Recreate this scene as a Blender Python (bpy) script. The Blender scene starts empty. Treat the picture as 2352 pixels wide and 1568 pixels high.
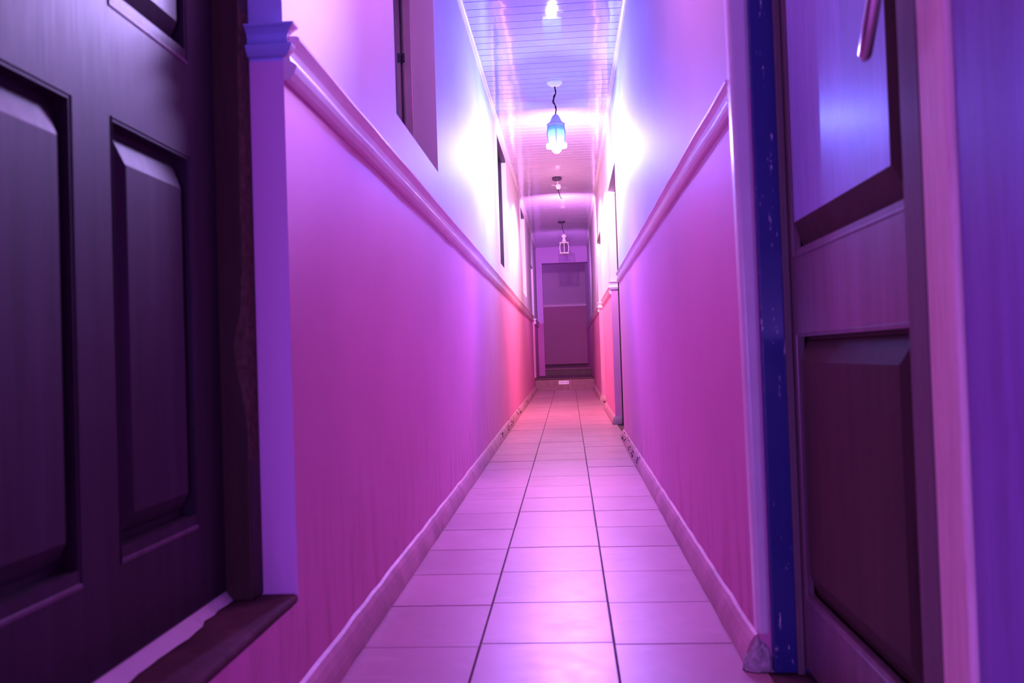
import bpy, bmesh, math, random
from mathutils import Vector, Matrix
random.seed(7)
C = bpy.context.scene.collection
PI = math.pi

# ------------------------------------------------------------------ dimensions
H = 0.75                     # eye height
SL = 0.0135                  # the corridor floor climbs slightly
XL, XR = -0.573, 0.408       # wall faces
ZC = 2.83                    # ceiling
YB, YE = -1.7, 16.0          # corridor from behind the viewer to the portal
def fz(y): return SL * y

# ------------------------------------------------------------------ helpers
def link(o, parent=None):
    C.objects.link(o)
    if parent: o.parent = parent
    return o
def obj(name, bm, mats, parent=None, smooth=False, bevel=0.0, segs=2, rot=None):
    bmesh.ops.recalc_face_normals(bm, faces=bm.faces[:])
    me = bpy.data.meshes.new(name)
    bm.to_mesh(me); bm.free()
    for m in (mats if isinstance(mats, (list, tuple)) else [mats]): me.materials.append(m)
    if smooth:
        for p in me.polygons: p.use_smooth = True
    o = bpy.data.objects.new(name, me)
    link(o, parent)
    if bevel:
        b = o.modifiers.new('bevel', 'BEVEL'); b.width = bevel; b.segments = segs
        b.limit_method = 'ANGLE'; b.angle_limit = math.radians(40)
    return o
def tag(o, label=None, cat=None, group=None, kind=None):
    if label: o['label'] = label
    if cat: o['category'] = cat
    if group: o['group'] = group
    if kind: o['kind'] = kind
    return o
def struct(o, label, cat): return tag(o, label, cat, kind='structure')
def empty(name, loc):
    o = bpy.data.objects.new(name, None); o.location = loc
    o.empty_display_size = 0.05
    return link(o)
def off(bm, v):               # shift a bmesh so that it can sit under an Empty at v
    bmesh.ops.translate(bm, verts=bm.verts[:], vec=-Vector(v)); return bm
def box(bm, a, b, mi=0):
    x0, y0, z0 = a; x1, y1, z1 = b
    v = [bm.verts.new(p) for p in ((x0,y0,z0),(x1,y0,z0),(x1,y1,z0),(x0,y1,z0),(x0,y0,z1),(x1,y0,z1),(x1,y1,z1),(x0,y1,z1))]
    for f in ((3,2,1,0),(4,5,6,7),(0,1,5,4),(1,2,6,5),(2,3,7,6),(3,0,4,7)):
        bm.faces.new([v[i] for i in f]).material_index = mi
    return v
def BM(): return bmesh.new()
def sweep(bm, prof, path, cap=True):
    """prof: function(i) -> list of points for station i, already 3D"""
    rings = []
    for i in range(len(path)):
        rings.append([bm.verts.new(p) for p in prof(i)])
    n = len(rings[0])
    for a, b in zip(rings, rings[1:]):
        for k in range(n):
            bm.faces.new((a[k], a[(k+1) % n], b[(k+1) % n], b[k]))
    if cap:
        bm.faces.new(rings[0]); bm.faces.new(rings[-1][::-1])
def tube(bm, pts, r, n=8):
    pts = [Vector(p) for p in pts]; rings = []
    up = Vector((0.13, 0.91, 0.37)).normalized()
    for i, p in enumerate(pts):
        d = (pts[min(i+1, len(pts)-1)] - pts[max(i-1, 0)]).normalized()
        a = d.cross(up).normalized(); b = d.cross(a)
        rr = r[i] if isinstance(r, (list, tuple)) else r
        rings.append([bm.verts.new(p + (a*math.cos(t) + b*math.sin(t))*rr) for t in [2*PI*k/n for k in range(n)]])
    for a, b in zip(rings, rings[1:]):
        for k in range(n): bm.faces.new((a[k], a[(k+1)%n], b[(k+1)%n], b[k]))
    bm.faces.new(rings[0]); bm.faces.new(rings[-1][::-1])
def lathe(bm, prof, n=24, c=(0,0,0), ph=0.0, caps=True):
    rings = []
    for r, z in prof:
        rings.append([bm.verts.new((c[0]+r*math.cos(ph+2*PI*k/n), c[1]+r*math.sin(ph+2*PI*k/n), c[2]+z)) for k in range(n)])
    for a, b in zip(rings, rings[1:]):
        for k in range(n): bm.faces.new((a[k], a[(k+1)%n], b[(k+1)%n], b[k]))
    if caps:
        bm.faces.new(rings[0]); bm.faces.new(rings[-1][::-1])

# ------------------------------------------------------------------ materials
class NT:
    def __init__(s, name):
        s.m = bpy.data.materials.new(name); s.m.use_nodes = True
        s.t = s.m.node_tree; s.t.nodes.clear()
        s.out = s.n('ShaderNodeOutputMaterial')
    def n(s, ty, **kw):
        nd = s.t.nodes.new(ty)
        for k, v in kw.items():
            if k in nd.inputs: nd.inputs[k].default_value = v
            else: setattr(nd, k, v)
        return nd
    def l(s, a, b): s.t.links.new(a, b)
    def coords(s, scale=(1,1,1), kind='Object'):
        tc = s.n('ShaderNodeTexCoord'); mp = s.n('ShaderNodeMapping'); mp.inputs['Scale'].default_value = scale
        s.l(tc.outputs[kind], mp.inputs['Vector']); return mp.outputs[0]
    def noise(s, vec, scale, detail=4, rough=0.55):
        nd = s.n('ShaderNodeTexNoise'); nd.inputs['Scale'].default_value = scale
        nd.inputs['Detail'].default_value = detail; nd.inputs['Roughness'].default_value = rough
        s.l(vec, nd.inputs['Vector']); return nd.outputs['Fac']
    def ramp(s, fac, stops):
        r = s.n('ShaderNodeValToRGB'); e = r.color_ramp.elements
        while len(e) < len(stops): e.new(0.5)
        for el, (p, c) in zip(e, stops):
            el.position = p; el.color = c if len(c) == 4 else (*c, 1)
        s.l(fac, r.inputs[0]); return r.outputs[0]
    def mix(s, fac, a, b, mode='MIX'):
        x = s.n('ShaderNodeMix', data_type='RGBA', blend_type=mode)
        for i, v in ((0, fac), (6, a), (7, b)):
            if hasattr(v, 'is_output'): s.l(v, x.inputs[i])
            else: x.inputs[i].default_value = v if i == 0 else (*v, 1) if len(v) == 3 else v
        return x.outputs[2]
    def math(s, op, a, b=0.0, c=0.0):
        x = s.n('ShaderNodeMath', operation=op)
        for i, v in enumerate((a, b, c)):
            if hasattr(v, 'is_output'): s.l(v, x.inputs[i])
            else: x.inputs[i].default_value = v
        return x.outputs[0]
    def bump(s, h, strength=0.2, dist=0.01):
        b = s.n('ShaderNodeBump'); b.inputs['Strength'].default_value = strength; b.inputs['Distance'].default_value = dist
        s.l(h, b.inputs['Height']); return b.outputs[0]
    def bsdf(s, col, rough=0.5, normal=None, spec=0.5, coat=0.0, crough=0.1, metal=0.0, trans=0.0):
        p = s.n('ShaderNodeBsdfPrincipled')
        for k, v in (('Base Color', col), ('Roughness', rough), ('Specular IOR Level', spec), ('Coat Weight', coat), ('Coat Roughness', crough), ('Metallic', metal), ('Transmission Weight', trans)):
            if hasattr(v, 'is_output'): s.l(v, p.inputs[k])
            else: p.inputs[k].default_value = (*v, 1) if isinstance(v, tuple) else v
        if normal is not None: s.l(normal, p.inputs['Normal'])
        s.l(p.outputs[0], s.out.inputs[0]); return p

def mat_wall(name, low, high, zsplit, dirt=1.0, reveal=None):
    """emulsion-painted plaster: deeper colour under the rail, pale above, scuffs and damp near the floor"""
    s = NT(name); v = s.coords()
    sep = s.n('ShaderNodeSeparateXYZ'); s.l(v, sep.inputs[0]); z = sep.outputs[2]
    up = s.math('GREATER_THAN', z, zsplit)
    n1 = s.noise(v, 1.7, 3); n2 = s.noise(v, 9, 5); n3 = s.noise(v, 90, 2)
    tint = s.ramp(n1, [(0.3, (0.93,0.93,0.93)), (0.7, (1,1,1))])
    lowc = s.mix(1.0, low, tint, 'MULTIPLY'); highc = s.mix(1.0, high, tint, 'MULTIPLY')
    c = s.mix(up, lowc, highc)
    if reveal:      # violet and blue light on the near left reveal, painted into its colour
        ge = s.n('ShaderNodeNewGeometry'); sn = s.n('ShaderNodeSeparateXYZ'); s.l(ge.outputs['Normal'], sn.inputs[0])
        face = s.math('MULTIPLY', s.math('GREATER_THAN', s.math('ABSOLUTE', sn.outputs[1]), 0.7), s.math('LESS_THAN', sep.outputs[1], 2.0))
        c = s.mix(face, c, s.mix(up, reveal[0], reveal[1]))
    # grime close to the floor, streaked vertically
    vs = s.coords((7, 7, 1.2)); st = s.noise(vs, 2.2, 6, 0.65)
    zr = s.math('SUBTRACT', z, s.math('MULTIPLY', sep.outputs[1], SL))
    low_m = s.n('ShaderNodeMapRange'); s.l(zr, low_m.inputs[0]); low_m.inputs[1].default_value = 0.55; low_m.inputs[2].default_value = 0.02
    stm = s.ramp(st, [(0.47, (0,0,0)), (0.68, (1,1,1))])
    g = s.math('MULTIPLY', s.math('MULTIPLY', low_m.outputs[0], stm), 0.55*dirt)
    c = s.mix(g, c, (low[0]*0.62, low[1]*0.55, low[2]*0.5))
    scratch = s.ramp(s.noise(s.coords((30, 30, 5)), 2.0, 3, 0.7), [(0.70, (0,0,0)), (0.73, (1,1,1))])
    lo2 = s.n('ShaderNodeMapRange'); s.l(zr, lo2.inputs[0]); lo2.inputs[1].default_value = 0.35; lo2.inputs[2].default_value = 0.08
    c = s.mix(s.math('MULTIPLY', s.math('MULTIPLY', scratch, lo2.outputs[0]), 0.65*dirt), c, (0.22,0.10,0.09))
    hgt = s.math('ADD', s.math('MULTIPLY', n2, 0.6), s.math('MULTIPLY', n3, 0.25))
    s.bsdf(c, 0.62, s.bump(hgt, 0.12, 0.006), spec=0.3)
    return s.m
def mat_plain(name, col, rough=0.5, var=0.12, scale=6, bump=0.08, spec=0.5, coat=0.0, metal=0.0):
    s = NT(name); v = s.coords(); n = s.noise(v, scale, 5)
    c = s.ramp(n, [(0.3, tuple(max(0, k*(1-var)) for k in col)), (0.7, tuple(min(1, k*(1+var)) for k in col))])
    s.bsdf(c, rough, s.bump(s.noise(v, scale*8, 3), bump, 0.004), spec=spec, coat=coat, metal=metal)
    return s.m
def mat_wood(name, dark, light, rough=0.38, axis='Z', coat=0.25, scale=1.0, knots=True, crough=0.25):
    s = NT(name)
    k = {'Z': (14, 14, 0.9), 'Y': (14, 0.9, 14)}[axis]
    v = s.coords(tuple(q*scale for q in k))
    g = s.noise(v, 1.6, 7, 0.62); f = s.noise(v, 9.0, 4, 0.7)
    big = s.noise(s.coords((2.2, 2.2, 0.5) if axis == 'Z' else (2.2, 0.5, 2.2)), 1.0, 2)
    gg = s.math('ADD', s.math('MULTIPLY', g, 0.65), s.math('MULTIPLY', big, 0.35))
    c = s.ramp(gg, [(0.30, dark), (0.52, tuple((a+b)/2 for a, b in zip(dark, light))), (0.72, light)])
    fm = s.ramp(f, [(0.30, (0.72,0.70,0.68)), (0.52, (1,1,1))])
    c = s.mix(0.65, c, fm, 'MULTIPLY')
    r = s.math('ADD', rough, s.math('MULTIPLY', f, 0.16))
    s.bsdf(c, r, s.bump(s.math('ADD', g, s.math('MULTIPLY', f, 0.4)), 0.14, 0.004), coat=coat, crough=crough)
    return s.m

M = {}
WALL_UP = (0.67, 0.63, 0.68); WALL_LOW = (0.84, 0.34, 0.60)
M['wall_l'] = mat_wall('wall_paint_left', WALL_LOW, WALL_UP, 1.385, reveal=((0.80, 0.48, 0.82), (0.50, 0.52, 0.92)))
M['wall_r'] = mat_wall('wall_paint_right', WALL_LOW, WALL_UP, 1.350)
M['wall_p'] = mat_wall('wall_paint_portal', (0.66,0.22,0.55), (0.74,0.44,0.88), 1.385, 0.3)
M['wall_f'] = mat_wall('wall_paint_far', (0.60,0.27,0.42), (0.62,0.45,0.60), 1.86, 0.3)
M['rail'] = mat_plain('rail_gloss_paint', (0.95, 0.78, 0.88), 0.42, 0.04, 8, 0.06, coat=0.1)
M['rail_blue'] = mat_plain('rail_blue_light_tint', (0.40, 0.46, 0.86), 0.45, 0.06, 8, 0.08)  # blue light on the left rail return, put into its colour
M['white'] = mat_plain('white_gloss_paint', (0.82, 0.76, 0.80), 0.35, 0.05, 10, 0.05)
M['skirt'] = mat_plain('skirting_cement_paint', (0.56, 0.30, 0.38), 0.5, 0.22, 7, 0.25)
M['navy'] = None
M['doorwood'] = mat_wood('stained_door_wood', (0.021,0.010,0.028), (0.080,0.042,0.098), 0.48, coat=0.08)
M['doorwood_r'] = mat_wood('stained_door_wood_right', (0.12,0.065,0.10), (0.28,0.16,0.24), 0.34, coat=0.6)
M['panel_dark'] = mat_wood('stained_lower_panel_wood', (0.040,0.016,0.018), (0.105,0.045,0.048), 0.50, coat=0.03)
M['panel_r'] = mat_wood('door_panel_lit_wood', (0.28,0.27,0.58), (0.48,0.46,0.92), 0.32, coat=0.5, crough=0.27)  # base lightened and blued to hold the violet sheen of corridor light
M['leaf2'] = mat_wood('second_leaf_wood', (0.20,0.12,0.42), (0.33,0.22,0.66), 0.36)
M['palewood'] = mat_wood('pale_strip_wood', (0.78,0.52,0.50), (1.0,0.88,0.84), 0.5, coat=0.1)  # bright light on the meeting strip, put into a paler wood colour
M['stilegrey'] = mat_wood('grey_strip_wood', (0.15,0.11,0.13), (0.25,0.18,0.21), 0.5, coat=0.1)
M['lit_edge'] = mat_wood('lit_ledge_wood', (0.13,0.075,0.13), (0.26,0.17,0.26), 0.5, coat=0.1)  # paler copy of the door wood: light painted on the bottom ledges
M['framewood'] = mat_wood('dark_frame_wood', (0.045,0.016,0.020), (0.10,0.04,0.045), 0.5, coat=0.1)
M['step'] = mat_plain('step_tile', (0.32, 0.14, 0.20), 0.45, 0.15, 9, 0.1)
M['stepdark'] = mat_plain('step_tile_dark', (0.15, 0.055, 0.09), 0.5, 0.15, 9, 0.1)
M['alu'] = mat_plain('window_aluminium', (0.52, 0.42, 0.50), 0.35, 0.06, 12, 0.04, metal=0.3)
M['aludark'] = mat_plain('window_sash_dark', (0.035, 0.03, 0.06), 0.35, 0.1, 12, 0.04)
M['lampwhite'] = mat_plain('lantern_white_enamel', (0.80, 0.78, 0.80), 0.35, 0.03, 20, 0.03)
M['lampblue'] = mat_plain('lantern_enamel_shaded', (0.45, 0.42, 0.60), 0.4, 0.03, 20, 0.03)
M['cord'] = mat_plain('lamp_cord', (0.02, 0.012, 0.02), 0.9, 0.1, 30, 0.05, spec=0.05)
M['rose'] = mat_plain('dark_ceiling_plate', (0.07, 0.04, 0.10), 0.5, 0.1, 20, 0.05)
M['chrome'] = mat_plain('handle_metal', (0.75, 0.66, 0.72), 0.25, 0.05, 20, 0.02, metal=0.85)
M['mortar'] = mat_plain('mortar_grey', (0.62, 0.56, 0.60), 0.9, 0.35, 60, 0.9, spec=0.2)
M['smear'] = mat_plain('old_plaster_smear', (0.17, 0.10, 0.09), 0.9, 0.3, 50, 0.5, spec=0.1)
M['sill'] = mat_plain('worn_cement_sill', (0.14, 0.06, 0.085), 0.8, 0.35, 9, 0.5, spec=0.2)
M['glow'] = None
M['void'] = mat_plain('dark_room', (0.03, 0.02, 0.04), 0.9, 0.1, 3, 0.0, spec=0.1)
M['paper'] = mat_plain('paper_white', (0.92, 0.86, 0.95), 0.6, 0.04, 40, 0.02)
M['ink'] = mat_plain('ink_violet', (0.30, 0.18, 0.45), 0.6, 0.04, 40, 0.02)

def mat_navy():
    s = NT('navy_gloss_paint_chipped'); v = s.coords((30, 30, 6)); n = s.noise(v, 3.0, 5, 0.7)
    chip = s.ramp(n, [(0.635, (0,0,0)), (0.65, (1,1,1))])
    c = s.mix(chip, (0.036, 0.042, 0.26), (0.62, 0.55, 0.68))
    s.bsdf(c, 0.32, s.bump(s.noise(v, 12, 3), 0.15, 0.003), coat=0.2); return s.m
M['navy'] = mat_navy()
def mat_tile():
    s = NT('floor_tile_ceramic'); v = s.coords()
    geo = s.n('ShaderNodeNewGeometry')
    rnd = geo.outputs['Random Per Island']
    n = s.noise(v, 3.0, 5, 0.6); n2 = s.noise(v, 14, 5, 0.65)
    c = s.ramp(n, [(0.30, (0.50,0.26,0.34)), (0.70, (0.60,0.32,0.41))])
    c = s.mix(1.0, c, s.ramp(rnd, [(0.0, (0.90,0.88,0.90)), (1.0, (1,1,1))]), 'MULTIPLY')
    wisps = s.ramp(s.noise(s.coords((1.6, 5, 1)), 3.0, 6, 0.7), [(0.55, (0,0,0)), (0.75, (1,1,1))])
    c = s.mix(s.math('MULTIPLY', wisps, 0.22), c, (0.78,0.58,0.58))
    r = s.math('ADD', 0.30, s.math('MULTIPLY', n2, 0.16))
    s.bsdf(c, r, s.bump(s.math('ADD', n, s.math('MULTIPLY', n2, 0.35)), 0.10, 0.006), spec=0.52)
    return s.m
M['tile'] = mat_tile()
M['grout'] = mat_plain('floor_grout', (0.16, 0.065, 0.10), 0.8, 0.2, 20, 0.2)
def mat_plank():
    s = NT('ceiling_pvc_plank')
    v = s.coords((1, 1, 1)); w = s.noise(s.coords((2.0, 2.4, 1)), 1.1, 2); fine = s.noise(s.coords((6, 6, 1)), 1.0, 2)
    c = s.ramp(s.noise(v, 0.8, 2), [(0.3, (0.56,0.50,0.68)), (0.7, (0.62,0.56,0.74))])
    s.bsdf(c, 0.05, s.bump(s.math('ADD', w, s.math('MULTIPLY', fine, 0.12)), 0.34, 0.016), spec=0.5)
    return s.m
M['plank'] = mat_plank()
def mat_glass_lit(zlo, zhi, strength):
    """rippled lantern glass, lit through from the bulb below: brightest at the foot"""
    s = NT('lit_lantern_glass'); v = s.coords()
    sep = s.n('ShaderNodeSeparateXYZ'); s.l(v, sep.inputs[0])
    mr = s.n('ShaderNodeMapRange'); s.l(sep.outputs[2], mr.inputs[0]); mr.inputs[1].default_value = zlo; mr.inputs[2].default_value = zhi
    c = s.ramp(mr.outputs[0], [(0.0, (1.0,1.0,1.0)), (0.25, (0.55,0.85,1.0)), (0.45, (0.30,0.55,1.0)), (0.76, (0.15,0.30,0.85)), (0.84, (0.03,0.12,0.62)), (1.0, (0.03,0.10,0.52))])
    rib = s.noise(s.coords((60, 60, 3)), 1.0, 3)
    c = s.mix(0.35, c, s.ramp(rib, [(0.35, (0.6,0.7,0.9)), (0.65, (1,1,1))]), 'MULTIPLY')
    em = s.n('ShaderNodeEmission'); s.l(c, em.inputs[0]); em.inputs[1].default_value = strength
    tr = s.n('ShaderNodeBsdfTranslucent'); tr.inputs[0].default_value = (0.10,0.16,0.30,1)
    gl = s.n('ShaderNodeBsdfGlossy'); gl.inputs['Roughness'].default_value = 0.1
    m1 = s.n('ShaderNodeMixShader'); m1.inputs[0].default_value = 0.1; s.l(tr.outputs[0], m1.inputs[1]); s.l(gl.outputs[0], m1.inputs[2])
    ad = s.n('ShaderNodeAddShader'); s.l(em.outputs[0], ad.inputs[0]); s.l(m1.outputs[0], ad.inputs[1])
    s.l(ad.outputs[0], s.out.inputs[0]); return s.m
def mat_clear():
    s = NT('clear_lantern_glass')
    tr = s.n('ShaderNodeBsdfTransparent'); tr.inputs[0].default_value = (0.85,0.8,0.9,1)
    gl = s.n('ShaderNodeBsdfGlossy'); gl.inputs['Roughness'].default_value = 0.08
    m = s.n('ShaderNodeMixShader'); m.inputs[0].default_value = 0.16
    s.l(tr.outputs[0], m.inputs[1]); s.l(gl.outputs[0], m.inputs[2]); s.l(m.outputs[0], s.out.inputs[0]); return s.m
M['clear'] = mat_clear()
def mat_tint():
    s = NT('dark_tinted_window_glass'); s.bsdf((0.014, 0.012, 0.05), 0.16, s.bump(s.noise(s.coords(), 3, 2), 0.03, 0.01), spec=0.6); return s.m
M['tint'] = mat_tint()
def mat_bulb_and_ring(st):
    s = NT('bulb_and_ring_glow'); e = s.n('ShaderNodeEmission'); e.inputs[0].default_value = (0.72,0.86,1,1); e.inputs[1].default_value = st
    s.l(e.outputs[0], s.out.inputs[0]); return s.m
M['bulb'] = mat_bulb_and_ring(30); M['glow'] = mat_bulb_and_ring(4.0)

# ------------------------------------------------------------------ setting: floor
GX = [XL-0.02, -0.248, 0.088, 0.424]
P = 0.3365
def build_floor():
    bm = BM()
    def tilted(x0, y0, x1, y1, zt, zb, mi, inset=0.0):
        vs = []
        for z in (zb, zt):
            q = inset if z == zt else 0
            for x, y in ((x0+q, y0+q), (x1-q, y0+q), (x1-q, y1-q), (x0+q, y1-q)):
                vs.append(bm.verts.new((x, y, fz(y)+z)))
        for f in ((3,2,1,0),(4,5,6,7),(0,1,5,4),(1,2,6,5),(2,3,7,6),(3,0,4,7)):
            bm.faces.new([vs[i] for i in f]).material_index = mi
    tilted(-0.75, YB-0.1, 0.62, 14.0, -0.0045, -0.12, 1)
    rng = random.Random(3)
    for col, (dy, w) in enumerate(((-0.018, 0.0012), (0.004, 0.0015), (-0.010, 0.0013))):
        xa, xb = GX[col], GX[col+1]
        y = 2.128 + dy - 12*P
        while y < 13.95:
            g = w + rng.uniform(0, 0.0008)*1.2
            g2 = rng.choice((0.0006, 0.0008, 0.0012, 0.0017))
            lift = rng.uniform(-0.0008, 0.0008)
            y1 = min(y+P, 13.998)
            tilted(xa+g*0.8, max(y, YB-0.1)+g2, xb-g*0.8, y1-g2, lift, -0.02, 0, 0.0016)
            y += P
    return struct(obj('floor', bm, [M['tile'], M['grout']]), 'pinkish ceramic tile corridor floor laid three tiles wide', 'floor')
build_floor()

# ------------------------------------------------------------------ setting: walls with openings
def wall_boxes(bm, xa, xb, y0, y1, z0, z1, ops):
    ys = sorted({y0, y1, *[o[0] for o in ops], *[o[1] for o in ops]})
    for ya, yb in zip(ys, ys[1:]):
        mid = (ya+yb)/2
        hs = [o for o in ops if o[0] < mid < o[1]]
        spans = [(z0, z1)]
        for o in hs:
            ns = []
            for a, b in spans:
                if o[2] > a: ns.append((a, min(b, o[2])))
                if o[3] < b: ns.append((max(a, o[3]), b))
            spans = [s for s in ns if s[1]-s[0] > 1e-4]
        for a, b in spans: box(bm, (xa, ya, a), (xb, yb, b))
def clean(bm):
    bmesh.ops.remove_doubles(bm, verts=bm.verts[:], dist=1e-5)
    seen = {}
    for f in list(bm.faces):
        key = tuple(sorted(v.index for v in f.verts)); seen.setdefault(key, []).append(f)
    bm.verts.index_update()
    dead = [f for fs in seen.values() if len(fs) > 1 for f in fs]
    if dead: bmesh.ops.delete(bm, geom=dead, context='FACES')

TH = 0.22
ZTOP = ZC + 0.25
LO = [(0.74, 1.705, 0.262, 2.30), (2.89, 3.83, 1.615, 2.62), (7.38, 8.45, 1.585, 2.745), (11.0, 11.95, 1.60, 2.745), (13.66, 14.46, 0.40, 2.27)]
RO = [(0.42, 1.945, -0.2, 2.27), (6.60, 7.80, -0.2, 2.26), (9.75, 10.95, -0.2, 2.20)]
bm = BM(); wall_boxes(bm, XL-TH, XL, YB, YE, -0.25, ZTOP, LO)
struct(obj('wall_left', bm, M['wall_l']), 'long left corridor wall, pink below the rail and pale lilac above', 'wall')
bm = BM(); wall_boxes(bm, XR, XR+TH, YB, 18.6, -0.25, ZTOP, RO)
struct(obj('wall_right', bm, M['wall_r']), 'long right corridor wall, pink below the rail and pale lilac above', 'wall')
bm = BM(); box(bm, (XL-TH, YB-0.2, -0.25), (XR+TH, YB, ZTOP))
struct(obj('wall_front', bm, M['wall_l']), 'corridor end wall behind the viewer', 'wall')
# portal at the far end: left jamb and a beam
bm = BM()
box(bm, (XL-TH, YE, 0.0), (-0.460, YE+0.2, 2.525)); box(bm, (XL-TH, YE, 2.525), (XR, YE+0.2, ZTOP))
struct(obj('wall_portal', bm, M['wall_p']), 'far portal with narrow left jamb and beam under the ceiling', 'wall')
bm = BM(); box(bm, (-1.6, 18.5, 0.2), (XR, 18.7, 3.4))
struct(obj('wall_back', bm, M['wall_f']), 'dim purple wall closing the view beyond the steps', 'wall')
bm = BM(); box(bm, (-1.8, YE+0.2, 0.2), (-1.6, 18.7, 3.4)); box(bm, (-1.6, YE+0.02, 0.2), (XL-TH, YE+0.2, 3.4))
struct(obj('wall_landing', bm, M['wall_f']), 'side wall of the far landing hidden behind the left jamb', 'wall')

# ------------------------------------------------------------------ ceiling planks and cornices
def build_ceiling():
    bm = BM(); y = YB; w = 0.109; rng = random.Random(11)
    xs = (XL-0.005, XR+0.005)
    box(bm, (XL-0.01, YB, ZC+0.013), (XR+0.01, YE, ZC+0.06))
    skew = -0.010
    while y < YE-0.02:
        y1 = min(y+w, YE); g = 0.0034; d = 0.0045; tl = rng.uniform(-0.00012, 0.00012)
        sec = [(y+g, ZC+0.012), (y+g, ZC+0.0003+tl), (y1-g, ZC+0.0003-tl), (y1-g, ZC+0.012)]
        a = [bm.verts.new((xs[0], yy, zz)) for yy, zz in sec]; b = [bm.verts.new((xs[1], yy+skew, zz)) for yy, zz in sec]
        n = len(sec)
        for k in range(n):
            f = bm.faces.new((a[k], a[(k+1)%n], b[(k+1)%n], b[k]))
            f.smooth = False
        y += w
    o = obj('ceiling', bm, M['plank'])
    return struct(o, 'glossy white plastic plank ceiling running the length of the corridor', 'ceiling')
build_ceiling()
bm = BM(); box(bm, (-1.8, YE+0.2, 3.35), (XR+TH, 18.7, 3.45))
struct(obj('ceiling_landing', bm, M['wall_f']), 'ceiling above the far landing', 'ceiling')
def cornice(name, x, sgn, label):
    bm = BM(); path = [YB + (YE-YB)*i/40 for i in range(41)]
    sec = [(0,0),(0,-0.034),(0.006,-0.036),(0.010,-0.030),(0.012,-0.016),(0.020,-0.013),(0.026,-0.008),(0.028,0)]
    rng = random.Random(5)
    def prof(i):
        j = rng.uniform(-0.0012, 0.0012)
        return [(x+sgn*a, path[i], ZC+b+j*(b < -0.02)) for a, b in sec]
    sweep(bm, prof, path)
    struct(obj(name, bm, M['white']), label, 'trim')
cornice('trim_1', XL, 1, 'thin white plastic cornice where the left wall meets the plank ceiling')
cornice('trim_2', XR, -1, 'thin white plastic cornice where the right wall meets the plank ceiling')

# ------------------------------------------------------------------ chair rails (wrapping into the reveals)
RAIL = [(0,0),(0.013,0.003),(0.021,0.014),(0.026,0.025),(0.027,0.029),(0.023,0.033),(0.014,0.039),(0.012,0.050),(0.016,0.064),(0.026,0.076),(0.033,0.081),(0.034,0.086),(0.028,0.090),(0,0.092)]
def rail(name, x, sgn, segs, z0, z1, wraps, label, cap, hs=1.0, seed=1):
    bm = BM(); rng = random.Random(seed)
    zat = lambda y: z0 + (z1-z0)*(y-1.7)/(14-1.7)
    for ya, yb in segs:
        n = max(2, int((yb-ya)/0.22)); path = [ya+(yb-ya)*i/n for i in range(n+1)]
        wob = [rng.uniform(-0.0022, 0.0022) for _ in path]; wob2 = [rng.uniform(-0.0015, 0.0015) for _ in path]
        sweep(bm, lambda i: [(x+sgn*(a+(wob2[i] if a > 0.005 else 0)), path[i], zat(path[i])+b*hs+wob[i]) for a, b in RAIL], path)
    for y, depth in wraps:          # returns into a door reveal: faces the viewer, mitred at the corner
        z, hs = cap
        s0 = [(x+sgn*a, y-a, z+b*hs) for a, b in RAIL]; s1 = [(x-math.copysign(depth, sgn), y-a, z+b*hs) for a, b in RAIL]
        sC = [(x+sgn*a, y+0.0, z+b*hs) for a, b in RAIL]
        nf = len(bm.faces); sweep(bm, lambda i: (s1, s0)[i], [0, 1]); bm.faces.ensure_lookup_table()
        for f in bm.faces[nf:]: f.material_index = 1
        sweep(bm, lambda i: (s0, sC)[i], [0, 1])
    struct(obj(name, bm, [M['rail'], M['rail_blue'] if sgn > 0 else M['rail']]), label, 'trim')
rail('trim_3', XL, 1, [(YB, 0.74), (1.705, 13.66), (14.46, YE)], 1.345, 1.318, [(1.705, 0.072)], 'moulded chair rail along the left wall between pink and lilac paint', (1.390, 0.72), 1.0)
rail('trim_4', XR, -0.68, [(YB, 0.40), (1.983, 6.60), (7.80, 9.75), (10.95, 18.5)], 1.313, 1.302, [(7.80, 0.075), (10.95, 0.075)], 'moulded chair rail along the right wall, broken at each doorway', (1.345, 0.9), 0.80, 2)
bm = BM()
sweep(bm, lambda i: [((-1.6, XR)[i], 18.5-a*0.8, 1.83+b*0.7) for a, b in RAIL], [0, 1])
struct(obj('trim_5', bm, M['rail']), 'chair rail across the dim far wall', 'trim')

# ------------------------------------------------------------------ skirting
SK = [(0,0),(0.030,0),(0.031,0.010),(0.029,0.026),(0.024,0.044),(0.017,0.060),(0.008,0.072),(0,0.077)]
def skirting(name, x, sgn, segs, wraps, label, seed):
    bm = BM(); rng = random.Random(seed)
    for ya, yb in segs:
        n = max(2, int((yb-ya)/0.10)); path = [ya+(yb-ya)*i/n for i in range(n+1)]
        wob = [rng.uniform(-0.003, 0.003) for _ in path]
        sweep(bm, lambda i: [(x+sgn*a*(1+wob[i]*12), path[i], fz(path[i])+b+(wob[i] if b > 0.03 else 0)) for a, b in SK], path)
    for y, d in wraps:
        s0 = [(x+sgn*a, y-a, fz(y)+b) for a, b in SK]; s1 = [(x-sgn*d, y-a, fz(y)+b) for a, b in SK]; sC = [(x+sgn*a, y, fz(y)+b) for a, b in SK]
        sweep(bm, lambda i: (s1, s0)[i], [0, 1]); sweep(bm, lambda i: (s0, sC)[i], [0, 1])
    struct(obj(name, bm, M['skirt'], smooth=False), label, 'baseboard')
skirting('baseboard_left', XL, 1, [(YB, 14.0)], [], 'rounded brownish cement skirting along the foot of the left wall', 21)
skirting('baseboard_right', XR, -1, [(1.955, 6.60), (7.80, 9.75), (10.95, 14.0)], [(7.80, 0.06), (10.95, 0.06)], 'rounded brownish cement skirting along the foot of the right wall', 22)
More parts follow.
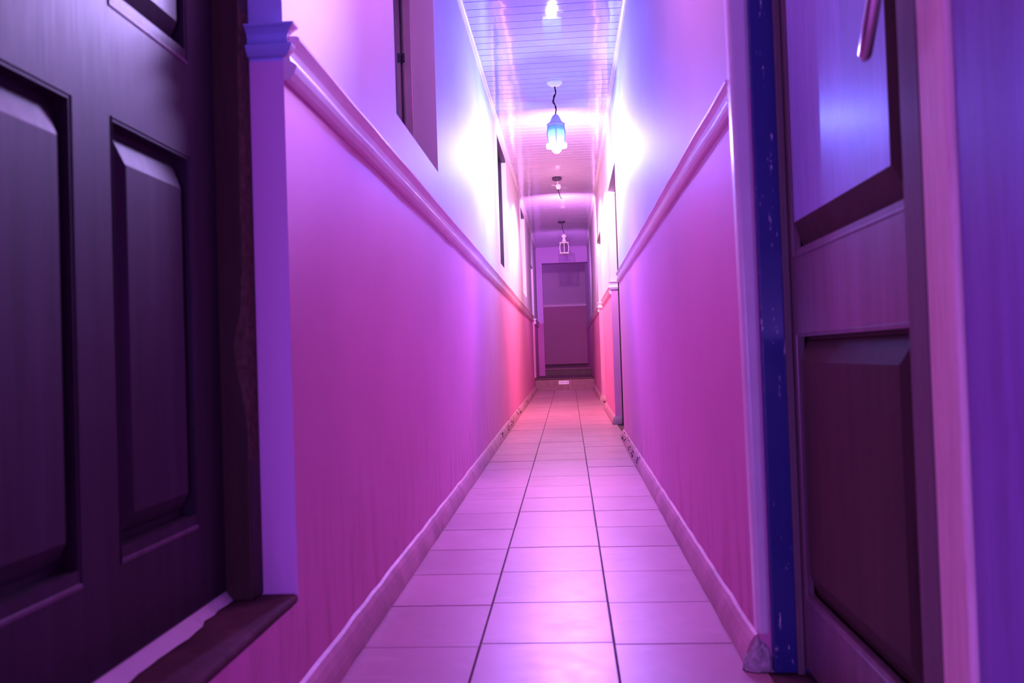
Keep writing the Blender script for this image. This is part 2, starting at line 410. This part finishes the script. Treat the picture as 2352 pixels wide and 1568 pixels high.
bm = BM(); sweep(bm, lambda i: [((-1.6, XR)[i], 18.5-a*1.2, 0.515+b*0.8) for a, b in SK], [0, 1])
struct(obj('baseboard_back', bm, M['stepdark']), 'dark skirting under the far wall', 'baseboard')

# crumbled plaster: small dark pits and flakes where the walls meet the skirting
def flakes(name, x, sgn, spots, label):
    bm = BM(); rng = random.Random(9)
    for (ya, yb, n) in spots:
        for _ in range(n):
            y = rng.uniform(ya, yb); z = fz(y)+rng.uniform(0.030, 0.085); r = rng.uniform(0.004, 0.011)
            q = bmesh.ops.create_icosphere(bm, subdivisions=1, radius=r)
            ax = 0.030 if z-fz(y) < 0.045 else 0.022 if z-fz(y) < 0.06 else 0.011 if z - fz(y) < 0.072 else 0.003
            for v in q['verts']:
                v.co = Vector((v.co.x*0.45*rng.uniform(0.7,1.3), v.co.y*rng.uniform(0.8,2.4), v.co.z*rng.uniform(0.7,1.4))) + Vector((x+sgn*ax, y, z))
    tag(obj(name, bm, mat_plain(name+'_dirt', (0.10,0.035,0.05), 0.9, 0.3, 40, 0.3)), label, 'crumbs', kind='stuff')
flakes('plaster_crumbs', XL, 1, [(6.6, 9.2, 34), (10.2, 10.9, 6)], 'dark crumbled plaster bits along the left skirting')
flakes('plaster_crumbs', XR, -1, [(5.0, 6.4, 26)], 'dark crumbled plaster bits on right skirting before the second doorway')

# ------------------------------------------------------------------ windows on the left wall
def window(name, y0, y1, z0, z1, label, xp=-0.678, head=False):
    root = empty(name, (xp, (y0+y1)/2, z0)); struct(root, label, 'window')
    base = (xp, (y0+y1)/2, z0)
    f = BM(); t = 0.012
    for a, b in (((xp-0.05, y0, z0), (xp, y0+t, z1)), ((xp-0.05, y1-t, z0), (xp, y1, z1)), ((xp-0.05, y0+t, z0), (xp, y1-t, z0+t)), ((xp-0.05, y0+t, z1-t), (xp, y1-t, z1))): box(f, a, b)
    obj('frame', off(f, base), M['aludark' if head else 'alu'], root, bevel=0.003)
    if head:
        hb = BM(); box(hb, (xp+0.001, y0+0.001, z1-0.022), (XL-0.003, y1-0.001, z1-0.001)); ho = obj('head_board', off(hb, base), M['rose'], root); ho['label'] = 'dark violet underside of the window head'
    ym = (y0+y1)/2+0.16
    for k, (a, b, x) in enumerate(((y0+t, ym+0.02, xp-0.014), (ym-0.02, y1-t, xp-0.036))):
        s = BM(); w = 0.032
        for p, q in (((x-0.018, a, z0+t), (x, a+w, z1-t)), ((x-0.018, b-w, z0+t), (x, b, z1-t)), ((x-0.018, a+w, z0+t), (x, b-w, z0+t+w)), ((x-0.018, a+w, z1-t-w), (x, b-w, z1-t))): box(s, p, q)
        so = obj('sash', off(s, base), M['aludark'], root, bevel=0.002)
        g = BM(); box(g, (x-0.012, a+w, z0+t+w), (x-0.006, b-w, z1-t-w)); obj('pane', off(g, base), M['tint'], so)
    l = BM(); box(l, (xp-0.036, y1-0.062, z0+0.50), (xp-0.024, y1-0.050, z0+0.54)); obj('latch', off(l, base), M['aludark'], root, bevel=0.001)
    b = BM(); box(b, (XL-TH-0.01, y0-0.02, z0-0.02), (XL-TH-0.002, y1+0.02, z1+0.02)); obj('night_backing', off(b, base), M['void'], root)
window('window_1', *LO[1], 'nearest left wall window, dark sliding panes set deep in a plain plaster recess')
window('window_2', *LO[2], 'second window on the left wall, beside the lit lantern', -0.620, True)
window('window_3', *LO[3], 'third and farthest window on the left wall', -0.620, True)

# ------------------------------------------------------------------ doors
def panel_piece(bm, xs, s, y0, y1, z0, z1, groove=0.012, bev=(0.05,)*4, raise_=0.004, gw=(0.008,)*4):
    """raised panel seated in a leaf opening; xs = leaf face, s = direction towards the corridor; widths are (near, far, bottom, top)"""
    def ring(d, dx): return [bm.verts.new((xs+s*dx, y, z)) for y, z in ((y0+d[0], z0+d[2]), (y1-d[1], z0+d[2]), (y1-d[1], z1-d[3]), (y0+d[0], z1-d[3]))]
    add = lambda *ts: tuple(map(sum, zip(*ts)))
    o4 = (0,)*4; e = (0.002,)*4
    rs = [ring(o4, -groove-0.018), ring(o4, -groove), ring(gw, -groove), ring(add(gw, e), -groove+0.003), ring(add(gw, bev), raise_), ring(add(gw, bev, e), raise_+0.0012)]
    for a, b in zip(rs, rs[1:]):
        for k in range(4): bm.faces.new((a[k], a[(k+1)%4], b[(k+1)%4], b[k]))
    bm.faces.new(rs[-1]); bm.faces.new(rs[0][::-1])
def arris(bm, xs, s, y0, y1, z0, z1, w=(0.006, 0.010, 0.020, 0.010), d=0.012):
    """bevelled inner edge running round an opening in the leaf; widths are (near, far, bottom, top)"""
    def ring(g, dx): return [bm.verts.new((xs+s*dx, y, z)) for y, z in ((y0-w[0]*g, z0-w[2]*g), (y1+w[1]*g, z0-w[2]*g), (y1+w[1]*g, z1+w[3]*g), (y0-w[0]*g, z1+w[3]*g))]
    rs = [ring(1.0, 0.0003), ring(0.9, 0.002), ring(0.72, 0.002), ring(0.0, -d), ring(0.0, -0.03), ring(1.0, -0.03)]
    n = len(rs)
    for i in range(n):
        a, b = rs[i], rs[(i+1) % n]
        for k in range(4): bm.faces.new((a[k], a[(k+1)%4], b[(k+1)%4], b[k])).material_index = 1 if (k == 0 and i < 3) else 0
def leaf_boxes(bm, xa, xb, y0, y1, z0, z1, holes):
    wall_boxes(bm, xa, xb, y0, y1, z0, z1, holes)

# door_1: left, at the edge of the frame, up on a sill
def door_left():
    xf = -0.700; y0, y1, z0, z1 = 0.80, 1.648, 0.303, 2.24
    root = empty('door_1', (xf, (y0+y1)/2, z0)); base = root.location.copy()
    struct(root, 'dark brown panelled door on the left, set back above a raised sill', 'door')
    holes = [(1.262, 1.522, 0.478, 1.140), (0.884, 1.146, 0.470, 1.140), (1.262, 1.522, 1.348, 2.10), (0.884, 1.146, 1.348, 2.10)]
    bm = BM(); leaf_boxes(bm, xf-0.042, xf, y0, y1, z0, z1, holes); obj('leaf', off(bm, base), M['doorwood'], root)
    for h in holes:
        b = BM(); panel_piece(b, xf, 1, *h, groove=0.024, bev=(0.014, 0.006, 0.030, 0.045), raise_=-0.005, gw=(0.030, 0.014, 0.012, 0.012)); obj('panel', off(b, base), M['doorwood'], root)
        b = BM(); arris(b, xf, 1, *h, w=(0.004, 0.008, 0.028, 0.008), d=0.024); obj('panel_moulding', off(b, base), [M['doorwood'], M['lit_edge']], root, bevel=0.0015)
    # frame lining the reveal
    b = BM(); box(b, (xf-0.06, 1.648, 0.281), (-0.645, 1.705, 2.30)); box(b, (xf-0.06, 0.74, 0.281), (-0.645, 0.80, 2.30)); box(b, (xf-0.06, 0.80, 2.24), (-0.645, 1.648, 2.30))
    obj('door_frame', off(b, base), M['framewood'], root, bevel=0.004)
    # ragged plaster left on the frame beside the reveal
    b = BM(); rng = random.Random(4); pts = []
    n = 60
    for i in range(n+1):
        z = 0.56 + 0.92*i/n
        bul = 0.005 + 0.020*math.exp(-((z-0.77)/0.09)**2) + rng.uniform(-0.002, 0.002)
        bul *= min(1.0, 0.15 + i/14, 0.15 + (n-i)/14)
        pts.append((z, bul))
    L = [b.verts.new((-0.6452, 1.700, z)) for z, w in pts]; R_ = [b.verts.new((-0.6452-w, 1.6465, z)) for z, w in pts]; L2 = [b.verts.new((-0.643, 1.6465, z)) for z, w in pts]
    for i in range(n): b.faces.new((R_[i], L2[i], L2[i+1], R_[i+1])); b.faces.new((L2[i], L[i], L[i+1], L2[i+1]))
    tagp = obj('plaster_smear', off(b, base), M['smear'], root); tagp['label'] = 'ragged strip of grey plaster along the frame edge'
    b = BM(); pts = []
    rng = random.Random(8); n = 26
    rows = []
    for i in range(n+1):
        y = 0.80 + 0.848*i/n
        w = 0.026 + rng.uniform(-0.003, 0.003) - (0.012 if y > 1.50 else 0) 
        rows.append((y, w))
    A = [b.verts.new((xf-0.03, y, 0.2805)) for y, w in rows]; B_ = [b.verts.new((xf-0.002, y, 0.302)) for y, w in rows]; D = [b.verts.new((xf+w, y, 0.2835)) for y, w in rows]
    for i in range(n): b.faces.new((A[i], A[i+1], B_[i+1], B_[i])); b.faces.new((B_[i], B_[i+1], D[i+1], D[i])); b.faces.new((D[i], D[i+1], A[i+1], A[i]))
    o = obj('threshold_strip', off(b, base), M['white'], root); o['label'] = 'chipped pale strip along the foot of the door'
door_left()
bm = BM(); box(bm, (-0.735, 0.742, 0.2615), (XL+0.0015, 1.7035, 0.281))
for f_ in bm.faces: pass
struct(obj('trim_7', bm, M['sill'], bevel=0.011, segs=4), 'worn dark cement sill under the left door, its front edge rounded off', 'sill')

# door_2: right, nearest: a pair of leaves with a pale meeting strip, in a navy frame
def door_right_near():
    xf = 0.500; z0, z1 = 0.045, 2.21
    root = empty('door_2', (xf, 1.2, z0)); base = root.location.copy()
    struct(root, 'dark wooden double door on the right with pale meeting strip in a chipped navy frame', 'door')
    ya, yb = 1.190, 1.920
    holes = [(1.252, 1.875, 0.965, 2.08), (1.252, 1.875, 0.215, 0.775)]
    bm = BM(); leaf_boxes(bm, xf, xf+0.042, ya, yb, z0, z1, holes); obj('leaf', off(bm, base), M['doorwood_r'], root)
    # lower raised panel
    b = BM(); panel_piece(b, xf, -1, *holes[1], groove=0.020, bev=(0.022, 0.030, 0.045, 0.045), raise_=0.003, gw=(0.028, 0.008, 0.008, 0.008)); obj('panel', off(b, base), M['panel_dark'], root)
    # upper raised panel: dark bevels round a field with blue light in its colour
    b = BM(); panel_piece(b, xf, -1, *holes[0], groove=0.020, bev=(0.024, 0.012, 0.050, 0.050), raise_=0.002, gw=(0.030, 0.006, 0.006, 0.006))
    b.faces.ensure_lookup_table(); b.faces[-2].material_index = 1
    o = obj('panel', off(b, base), [M['panel_dark'], M['panel_r']], root); o['label'] = 'upper panel with blue light painted into its paler field'
    for h in holes:
        b = BM(); arris(b, xf, -1, *h, w=(0.006, 0.008, 0.018, 0.008), d=0.014); obj('panel_moulding', off(b, base), [M['doorwood_r'], M['doorwood_r']], root, bevel=0.0015)
    # meeting strip
    b = BM(); box(b, (xf-0.012, 1.094, z0), (xf+0.02, 1.178, z1)); o = obj('meeting_strip', off(b, base), [M['palewood']], root, bevel=0.006, segs=3); o['label'] = 'pale wooden meeting strip with bright light painted into its colour'
    b = BM(); box(b, (xf-0.010, 1.180, z0), (xf-0.0005, 1.250, z1)); o = obj('meeting_stile', off(b, base), M['stilegrey'], root, bevel=0.004); o['label'] = 'greyish stile with shade painted into its colour'  # grey stands for the strip's shaded side, put into the wood colour
    # second leaf, almost edge on beside the viewer
    h2 = [(0.56, 1.015, 1.40, 2.08), (0.56, 1.015, 0.215, 0.36)]
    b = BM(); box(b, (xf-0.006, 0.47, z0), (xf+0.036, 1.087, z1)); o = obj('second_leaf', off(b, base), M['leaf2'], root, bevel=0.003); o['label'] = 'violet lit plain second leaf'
    # frame
    b = BM(); box(b, (0.4335, 1.925, fz(1.93)), (xf+0.06, 1.975, 2.27)); box(b, (0.4335, 0.42, 0.005), (xf+0.06, 0.468, 2.27)); box(b, (0.4335, 0.468, 2.215), (xf+0.06, 1.925, 2.27))
    obj('door_frame', off(b, base), M['navy'], root, bevel=0.004)
    b = BM(); box(b, (0.484, 1.914, fz(1.93)), (0.499, 1.9245, 2.215)); o = obj('door_stop', off(b, base), M['stilegrey'], root, bevel=0.002)
    # lever handle drooping from its plate, near the meeting stile
    b = BM(); box(b, (xf-0.018, 1.188, 1.258), (xf-0.010, 1.236, 1.430)); hp = obj('handle_plate', off(b, base), M['chrome'], root, bevel=0.004)
    b = BM(); tube(b, [(xf-0.012, 1.205, 1.300), (xf-0.032, 1.205, 1.300), (xf-0.043, 1.207, 1.297), (xf-0.046, 1.213, 1.285), (xf-0.046, 1.228, 1.252), (xf-0.046, 1.252, 1.218), (xf-0.045, 1.277, 1.184), (xf-0.043, 1.281, 1.176)], [0.009, 0.009, 0.010, 0.011, 0.011, 0.011, 0.010, 0.005], 12)
    o = obj('door_handle', off(b, base), M['chrome'], hp, smooth=True); o['label'] = 'drooping metal lever handle'
door_right_near()
# pale plaster corner of that opening
bm = BM(); box(bm, (XR-0.004, 1.942, 0.104), (XR+0.0255, 1.990, 2.27))
for v in bm.verts:            # the edge leans into the passage towards the top
    if v.co.x < XR and v.co.z > 1: v.co.x -= 0.024
struct(obj('trim_6', bm, M['white'], bevel=0.010, segs=4), 'pale lilac plaster edge strip beside the chipped navy door frame', 'trim')
# broken end of the skirting under it
bm = BM(); q = bmesh.ops.create_icosphere(bm, subdivisions=4, radius=1.0); rng = random.Random(2)
from mathutils import noise as mnoise
for v in bm.verts:
    n = mnoise.noise(v.co*2.3)*0.22 + mnoise.noise(v.co*6)*0.10
    p = v.co*(1+n)
    x = 0.404 + p.x*0.034; z = fz(1.94) + 0.002 + max(0.0, p.z)*0.068*(1.0 if p.x > -0.2 else 0.75); y = 1.945 + p.y*0.018
    v.co = (min(x, 0.431), y, z)
tag(obj('mortar_lump', bm, M['mortar'], smooth=False), 'broken grey mortar lump on the floor below the pale edge strip at right', 'mortar')

# door_3 and door_4: farther doors on the right, seen only as thin slivers in their reveals
def door_far(name, y0, y1, z1, label):
    xf = XR+0.085; z0 = fz(y0)+0.012
    root = empty(name, (xf, (y0+y1)/2, z0)); base = root.location.copy(); struct(root, label, 'door')
    t = 0.045
    holes = [(y0+0.15, (y0+y1)/2-0.05, 1.2, 1.95), ((y0+y1)/2+0.05, y1-0.15, 1.2, 1.95), (y0+0.15, (y0+y1)/2-0.05, 0.35, 1.0), ((y0+y1)/2+0.05, y1-0.15, 0.35, 1.0)]
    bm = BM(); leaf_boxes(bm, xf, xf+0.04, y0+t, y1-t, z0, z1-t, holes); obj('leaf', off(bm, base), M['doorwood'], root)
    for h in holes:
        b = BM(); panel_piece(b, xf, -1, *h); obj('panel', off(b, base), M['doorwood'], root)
    b = BM(); box(b, (XR+0.062, y0, z0), (xf+0.05, y0+t, z1)); box(b, (XR+0.062, y1-t, z0), (xf+0.05, y1, z1)); box(b, (XR+0.062, y0+t, z1-t), (xf+0.05, y1-t, z1))
    obj('door_frame', off(b, base), M['framewood'], root, bevel=0.003)
    b = BM(); tube(b, [(xf, y0+0.12, 1.10), (xf-0.045, y0+0.12, 1.10), (xf-0.05, y0+0.14, 1.10), (xf-0.05, y0+0.23, 1.095)], 0.009, 10); obj('door_handle', off(b, base), M['chrome'], root, smooth=True)
door_far('door_3', *RO[1][:2], RO[1][3], 'second doorway on the right wall, its dark edge showing beside a pink reveal')
door_far('door_4', *RO[2][:2], RO[2][3], 'third and farthest doorway on the right wall')
def door_end():
    y0, y1, z0, z1 = LO[4]; xf = XL-0.05
    root = empty('door_5', (xf, (y0+y1)/2, z0)); base = root.location.copy(); struct(root, 'dark doorway at the far end of the left wall, above the steps', 'door')
    b = BM(); box(b, (xf-0.045, y0+0.04, z0), (xf-0.005, y1-0.04, z1-0.04)); obj('leaf', off(b, base), M['doorwood'], root)
    b = BM(); box(b, (xf-0.05, y0, z0), (xf, y0+0.04, z1)); box(b, (xf-0.05, y1-0.04, z0), (xf, y1, z1)); box(b, (xf-0.05, y0+0.04, z1-0.04), (xf, y1-0.04, z1)); obj('door_frame', off(b, base), M['framewood'], root, bevel=0.003)
door_end()

# ------------------------------------------------------------------ steps at the far end
Z1, Z2 = 0.385, 0.515
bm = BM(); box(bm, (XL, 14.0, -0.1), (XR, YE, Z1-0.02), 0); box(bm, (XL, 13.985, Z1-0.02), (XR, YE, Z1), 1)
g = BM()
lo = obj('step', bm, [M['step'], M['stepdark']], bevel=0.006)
tag(lo, 'lower brown tiled step across the corridor end carrying a white sticker', 'step', kind='structure')
bm = BM(); box(bm, (0.004, 13.9965, fz(14)), (0.012, 14.001, Z1-0.02)); j = obj('tile_joint', bm, M['skirt'], lo)
bm = BM(); box(bm, (-1.6, YE, Z1 if False else 0.2), (XR, 18.5, Z2-0.02), 1); box(bm, (-1.6, YE-0.012, Z2-0.02), (XR, 18.5, Z2), 0)
bm.free(); bm = BM()
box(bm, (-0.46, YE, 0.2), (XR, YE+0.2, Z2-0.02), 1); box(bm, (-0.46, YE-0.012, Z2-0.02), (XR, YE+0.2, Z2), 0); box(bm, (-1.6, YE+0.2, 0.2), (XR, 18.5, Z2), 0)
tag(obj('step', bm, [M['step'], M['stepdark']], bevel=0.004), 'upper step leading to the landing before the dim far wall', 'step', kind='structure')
# white sticker on the lower riser, faint unreadable print
r = empty('sticker', (-0.101, 13.997, 0.312)); tag(r, 'small white paper sticker on the riser of the lower far step', 'sticker')
b = BM(); box(b, (-0.085, -0.002, -0.030), (0.085, 0.001, 0.030)); obj('paper', b, M['paper'], r)
b = BM(); rng = random.Random(1); x = -0.065
while x < 0.035:
    w = rng.uniform(0.006, 0.016); hgt = rng.uniform(0.006, 0.013); z = rng.uniform(-0.004, 0.006)
    box(b, (x, -0.0035, z-hgt/2), (x+w, -0.0021, z+hgt/2)); x += w+0.006
for k in range(4): box(b, (0.050+k*0.006, -0.0035, 0.004-k*0.006), (0.056+k*0.006, -0.0021, 0.016-k*0.006))
obj('print', b, M['ink'], r)

# ------------------------------------------------------------------ lamps hanging from the ceiling
def hexring(bm, prof, n=6, ph=0.0, c=(0,0,0)): lathe(bm, prof, n, c, ph)
def lantern(name, x, y, ztop, label, lit, dx=0.0, group=None):
    """canopy, cord, roof, hexagonal cage of posts with glass, foot ring (and a bulb when lit); Empty sits at the canopy"""
    root = empty(name, (x, y, ZC)); tag(root, label, 'lamp')
    if lit:
        b = BM(); lathe(b, [(0.002,0.004),(0.056,0.004),(0.060,-0.004),(0.056,-0.014),(0.040,-0.028),(0.018,-0.034),(0.002,-0.036)], 28); obj('canopy', b, M['lampwhite'], root, smooth=True)
    else:
        b = BM(); lathe(b, [(0.002,0.004),(0.055,0.004),(0.057,-0.006),(0.048,-0.020),(0.002,-0.022)], 24); obj('canopy', b, M['rose'], root, smooth=True)
    zt = ztop-ZC
    b = BM(); pts = []
    n = 16
    for i in range(n+1):
        t = i/n; z = -0.03 + (zt+0.03)*t
        pts.append((dx*t + 0.012*math.sin(t*9.0)*math.sin(PI*t)*(1 if lit else 0.4), 0.004*math.sin(t*14)*math.sin(PI*t), z))
    tube(b, pts, 0.0042 if lit else 0.0035, 8)
    if lit:
        pts2 = [(p[0]-0.006*math.sin(PI*i/n)**2+0.004*math.sin(i*1.9), p[1]+0.004*math.cos(i*1.9), p[2]) for i, p in enumerate(pts)]
        tube(b, pts2, 0.0026, 6)
    obj('cord', b, M['cord'], root, smooth=True)
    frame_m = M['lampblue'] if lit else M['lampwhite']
    b = BM(); ph = PI/6
    if lit:   # smooth pagoda roof
        lathe(b, [(0.004,0.000),(0.014,-0.006),(0.026,-0.016),(0.034,-0.028),(0.040,-0.040),(0.047,-0.056),(0.058,-0.070),(0.072,-0.080),(0.080,-0.084),(0.080,-0.092),(0.072,-0.098),(0.006,-0.094)], 6, (dx,0,zt), ph)
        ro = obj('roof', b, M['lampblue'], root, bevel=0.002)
        zg, zb = zt-0.096, zt-0.232
    else:     # ball finial over a stepped cap
        lathe(b, [(0.006,0.0),(0.026,-0.008),(0.037,-0.022),(0.040,-0.036),(0.034,-0.054),(0.020,-0.066),(0.016,-0.074),(0.024,-0.082),(0.030,-0.098),(0.036,-0.118),(0.040,-0.124),(0.004,-0.126)], 20, (dx,0,zt))
        fo = obj('finial', b, M['lampwhite'], root, smooth=True)
        b = BM(); lathe(b, [(0.030,-0.124),(0.070,-0.132),(0.084,-0.140),(0.084,-0.150),(0.070,-0.154),(0.010,-0.150)], 6, (dx,0,zt), ph); ro = obj('roof', b, M['lampwhite'], root, bevel=0.002)
        zg, zb = zt-0.152, zt-0.298
    # bulging posts
    def rad(t): return 0.066 + 0.012*math.sin(PI*min(1, t*1.05)) - (0.004 if t > 0.9 else 0)
    b = BM()
    for k in range(6):
        a = ph + k*PI/3
        tube(b, [(dx+rad(i/8)*math.cos(a), rad(i/8)*math.sin(a), zg+(zb-zg)*i/8) for i in range(9)], 0.0042 if lit else 0.0060, 6)
    obj('cage', b, frame_m, root, smooth=True)
    for k in range(6):
        b = BM(); a0 = ph+k*PI/3; a1 = a0+PI/3; A = []; 
        for i in range(9):
            rr = rad(i/8)-0.003; z = zg+(zb-zg)*i/8
            A.append((b.verts.new((dx+rr*math.cos(a0), rr*math.sin(a0), z)), b.verts.new((dx+rr*math.cos(a1), rr*math.sin(a1), z))))
        for p, q in zip(A, A[1:]): b.faces.new((p[0], p[1], q[1], q[0]))
        obj('glass_pane', b, mat_lit if lit else M['clear'], root)
    # foot ring, open in the middle; when lit, bulb light is painted on as glow
    b = BM(); n = 6
    prof = [(0.048,0.0),(0.078,0.004),(0.090,-0.004),(0.089,-0.018),(0.070,-0.026),(0.048,-0.022)] if lit else [(0.040,0.002),(0.074,0.006),(0.084,0.0),(0.084,-0.012),(0.076,-0.016),(0.040,-0.010)]
    rings = [[b.verts.new((dx+r_*math.cos(ph+k*PI/3), r_*math.sin(ph+k*PI/3), zb+z_)) for k in range(n)] for r_, z_ in prof]
    for i in range(len(rings)):
        p, q = rings[i], rings[(i+1) % len(rings)]
        for k in range(n): b.faces.new((p[k], p[(k+1)%n], q[(k+1)%n], q[k]))
    obj('foot_ring', b, frame_m if not lit else M['glow'], root, bevel=0.002)
    if lit:
        b = BM(); lathe(b, [(0.003,-0.062),(0.018,-0.058),(0.031,-0.046),(0.037,-0.030),(0.034,-0.012),(0.024,0.006),(0.015,0.022),(0.014,0.050),(0.003,0.052)], 24, (dx,0,zb-0.006)); o = obj('bulb', b, M['bulb'], root, smooth=True)
        o['label'] = 'glowing blue white bulb poking out of the lantern foot'
    return root, zb+ZC
mat_lit = mat_glass_lit(-0.482, -0.345, 1.15)
root1, zb1 = lantern('pendant_lantern', -0.040, 6.35, 2.585, 'lit white pendant lantern glowing blue, hanging by a twisted cord from the ceiling', True, 0.0)
root3, zb3 = lantern('pendant_lantern', -0.045, 13.0, 2.640, 'unlit white pendant lantern with a ball finial at the far corridor end', False, 0.028)
# bare ceiling plate with loose wires
r = empty('ceiling_rose', (-0.072, 9.76, ZC)); tag(r, 'dark ceiling plate with loose dangling wires where a lamp is missing', 'lamp fitting')
b = BM(); lathe(b, [(0.002,0.006),(0.052,0.006),(0.056,-0.016),(0.050,-0.034),(0.018,-0.042),(0.002,-0.044)], 24); obj('plate', b, M['rose'], r, smooth=True)
b = BM(); lathe(b, [(0.004,-0.075),(0.022,-0.082),(0.030,-0.100),(0.026,-0.128),(0.014,-0.140),(0.004,-0.142)], 16, (0.014,0,0)); tube(b, [(0.012,0,-0.040),(0.004,0,-0.060),(0.012,0,-0.080)], 0.006, 8); obj('lamp_holder', b, M['lampwhite'], r, smooth=True)
b = BM(); tube(b, [(0.008,0,-0.110),(-0.012,0.004,-0.096),(-0.038,0.004,-0.088),(-0.064,0,-0.090)], 0.0036, 6); obj('wire', b, M['lampwhite'], r, smooth=True)
b = BM(); tube(b, [(0.008,0,-0.135),(0.014,0,-0.160),(0.022,0.003,-0.190),(0.028,0,-0.215),(0.040,0.002,-0.240),(0.052,0,-0.252)], 0.0040, 6); obj('wire', b, M['cord'], r, smooth=True)

# ------------------------------------------------------------------ light
def point(name, loc, col, e, r=0.03):
    l = bpy.data.lights.new(name, 'POINT'); l.color = col; l.energy = e; l.shadow_soft_size = r
    o = bpy.data.objects.new(name, l); o.location = loc; return link(o)
def area(name, loc, tgt, col, e, sx, sy=None):
    l = bpy.data.lights.new(name, 'AREA'); l.color = col; l.energy = e; l.size = sx
    if sy: l.shape = 'RECTANGLE'; l.size_y = sy
    o = bpy.data.objects.new(name, l); o.location = loc
    o.rotation_euler = (Vector(tgt)-Vector(loc)).to_track_quat('-Z', 'Y').to_euler(); return link(o)
def spot(name, loc, tgt, col, e, deg, blend=1.0, r=0.02):
    l = bpy.data.lights.new(name, 'SPOT'); l.color = col; l.energy = e; l.spot_size = math.radians(deg); l.spot_blend = blend; l.shadow_soft_size = r
    o = bpy.data.objects.new(name, l); o.location = loc
    o.rotation_euler = (Vector(tgt)-Vector(loc)).to_track_quat('-Z', 'Y').to_euler(); return link(o)
point('lantern_bulb_light', (-0.040, 6.35, zb1-0.085), (0.36, 0.54, 1.0), 58, 0.02)
spot('low_wall_fill', (-0.040, 6.20, 2.20), (-0.08, 3.7, 0.15), (1.0, 0.36, 0.88), 125, 56, 1.0, 0.0)  # added spot without a fixture, brings pink onto lower walls and floor
spot('ceiling_fill', (-0.040, 7.15, 2.34), (-0.05, 8.3, 2.83), (1.0, 0.66, 0.98), 14, 145, 1.0, 0.0)  # added spot in mid-air, brightens the ceiling beyond the lantern
spot('blue_wall_fill', (-0.040, 6.25, zb1-0.03), (-0.08, 3.5, 1.50), (0.13, 0.11, 1.0), 240, 125, 1.0, 0.03)  # added spot beside the lantern, stretches its blue along the upper walls
spot('rose_wall_fill', (-0.040, 6.75, zb1-0.03), (-0.08, 10.5, 2.30), (1.0, 0.50, 0.84), 170, 130, 1.0, 0.03)  # added pink spot with no source of its own, lifts the far walls
spot('warm_floor_fill', (-0.05, 8.4, 2.45), (-0.05, 8.6, 0.0), (1.0, 0.42, 0.34), 64, 168, 0.4, 0.0)  # added unseen lamp, warms the floor past the lantern
spot('passage_fill', (-0.07, 9.6, 2.62), (-0.07, 9.8, 0.0), (1.0, 0.54, 0.60), 125, 165, 0.6, 0.0)  # added unseen lamp near the bare ceiling plate, whitens the walls around it
spot('far_passage_fill', (-0.05, 10.5, 2.35), (-0.05, 14.0, 2.62), (0.95, 0.42, 0.95), 160, 130, 0.9, 0.0)  # added unseen lamp, lights the far ceiling and hanging lantern
spot('portal_fill', (-0.05, 13.5, 2.15), (-0.05, 16.0, 2.20), (0.76, 0.30, 1.0), 46, 140, 0.9, 0.0)  # added unseen lamp, brightens only the portal end
point('near_ceiling_light', (-0.08, 2.3, 2.55), (0.90, 0.31, 0.86), 25, 0.12)
area('violet_fill', (-0.35, -0.9, 0.75), (0.0, 0.9, 0.6), (0.46, 0.22, 1.0), 20, 0.4)  # added violet fill behind the camera for surfaces facing it
spot('left_door_fill', (0.20, 3.10, 2.25), (-0.70, 1.32, 1.27), (0.56, 0.44, 1.0), 210, 28, 1.0, 0.2)  # added mid-air spot that picks out the left door's middle rail
spot('right_door_fill', (-0.25, 3.80, 1.764), (0.50, 1.52, 1.13), (0.17, 0.25, 1.0), 10, 30, 1.0, 0.0)  # added mid-air spot, makes the blue highlight on the right door panel
point('landing_fill', (-1.1, 17.3, 2.6), (0.62, 0.22, 0.95), 16, 0.1)  # added lamp out of sight behind the jamb, lifts the far wall
w = bpy.data.worlds.new('night'); bpy.context.scene.world = w; w.use_nodes = True
w.node_tree.nodes['Background'].inputs[0].default_value = (0.10, 0.04, 0.16, 1); w.node_tree.nodes['Background'].inputs[1].default_value = 0.05

# ------------------------------------------------------------------ camera
F, VX, VY, RHO = 1930.0, 1307.0, 817.0, 0.034
fwd = Vector(((VX-1176)/F, -(VY-784)/F, -1.0)).normalized()          # corridor axis seen from the camera
up = Vector((-math.sin(RHO), math.cos(RHO), 0.0)); up = (up - fwd*up.dot(fwd)).normalized()
rgt = fwd.cross(up)
R = Matrix((rgt, fwd, up))                                            # camera -> world
cam = bpy.data.cameras.new('camera'); cam.sensor_width = 36; cam.sensor_fit = 'HORIZONTAL'; cam.lens = F/2352*36
cam.clip_start = 0.02
cam.dof.use_dof = True; cam.dof.focus_distance = 7.5; cam.dof.aperture_fstop = 5.0
co = bpy.data.objects.new('camera', cam); link(co)
co.matrix_world = Matrix.Translation((0, 0, H)) @ R.to_4x4()
bpy.context.scene.camera = co
vs = bpy.context.scene.view_settings
vs.view_transform = 'Standard'; vs.look = 'None'; vs.exposure = 0.22; vs.gamma = 0.86
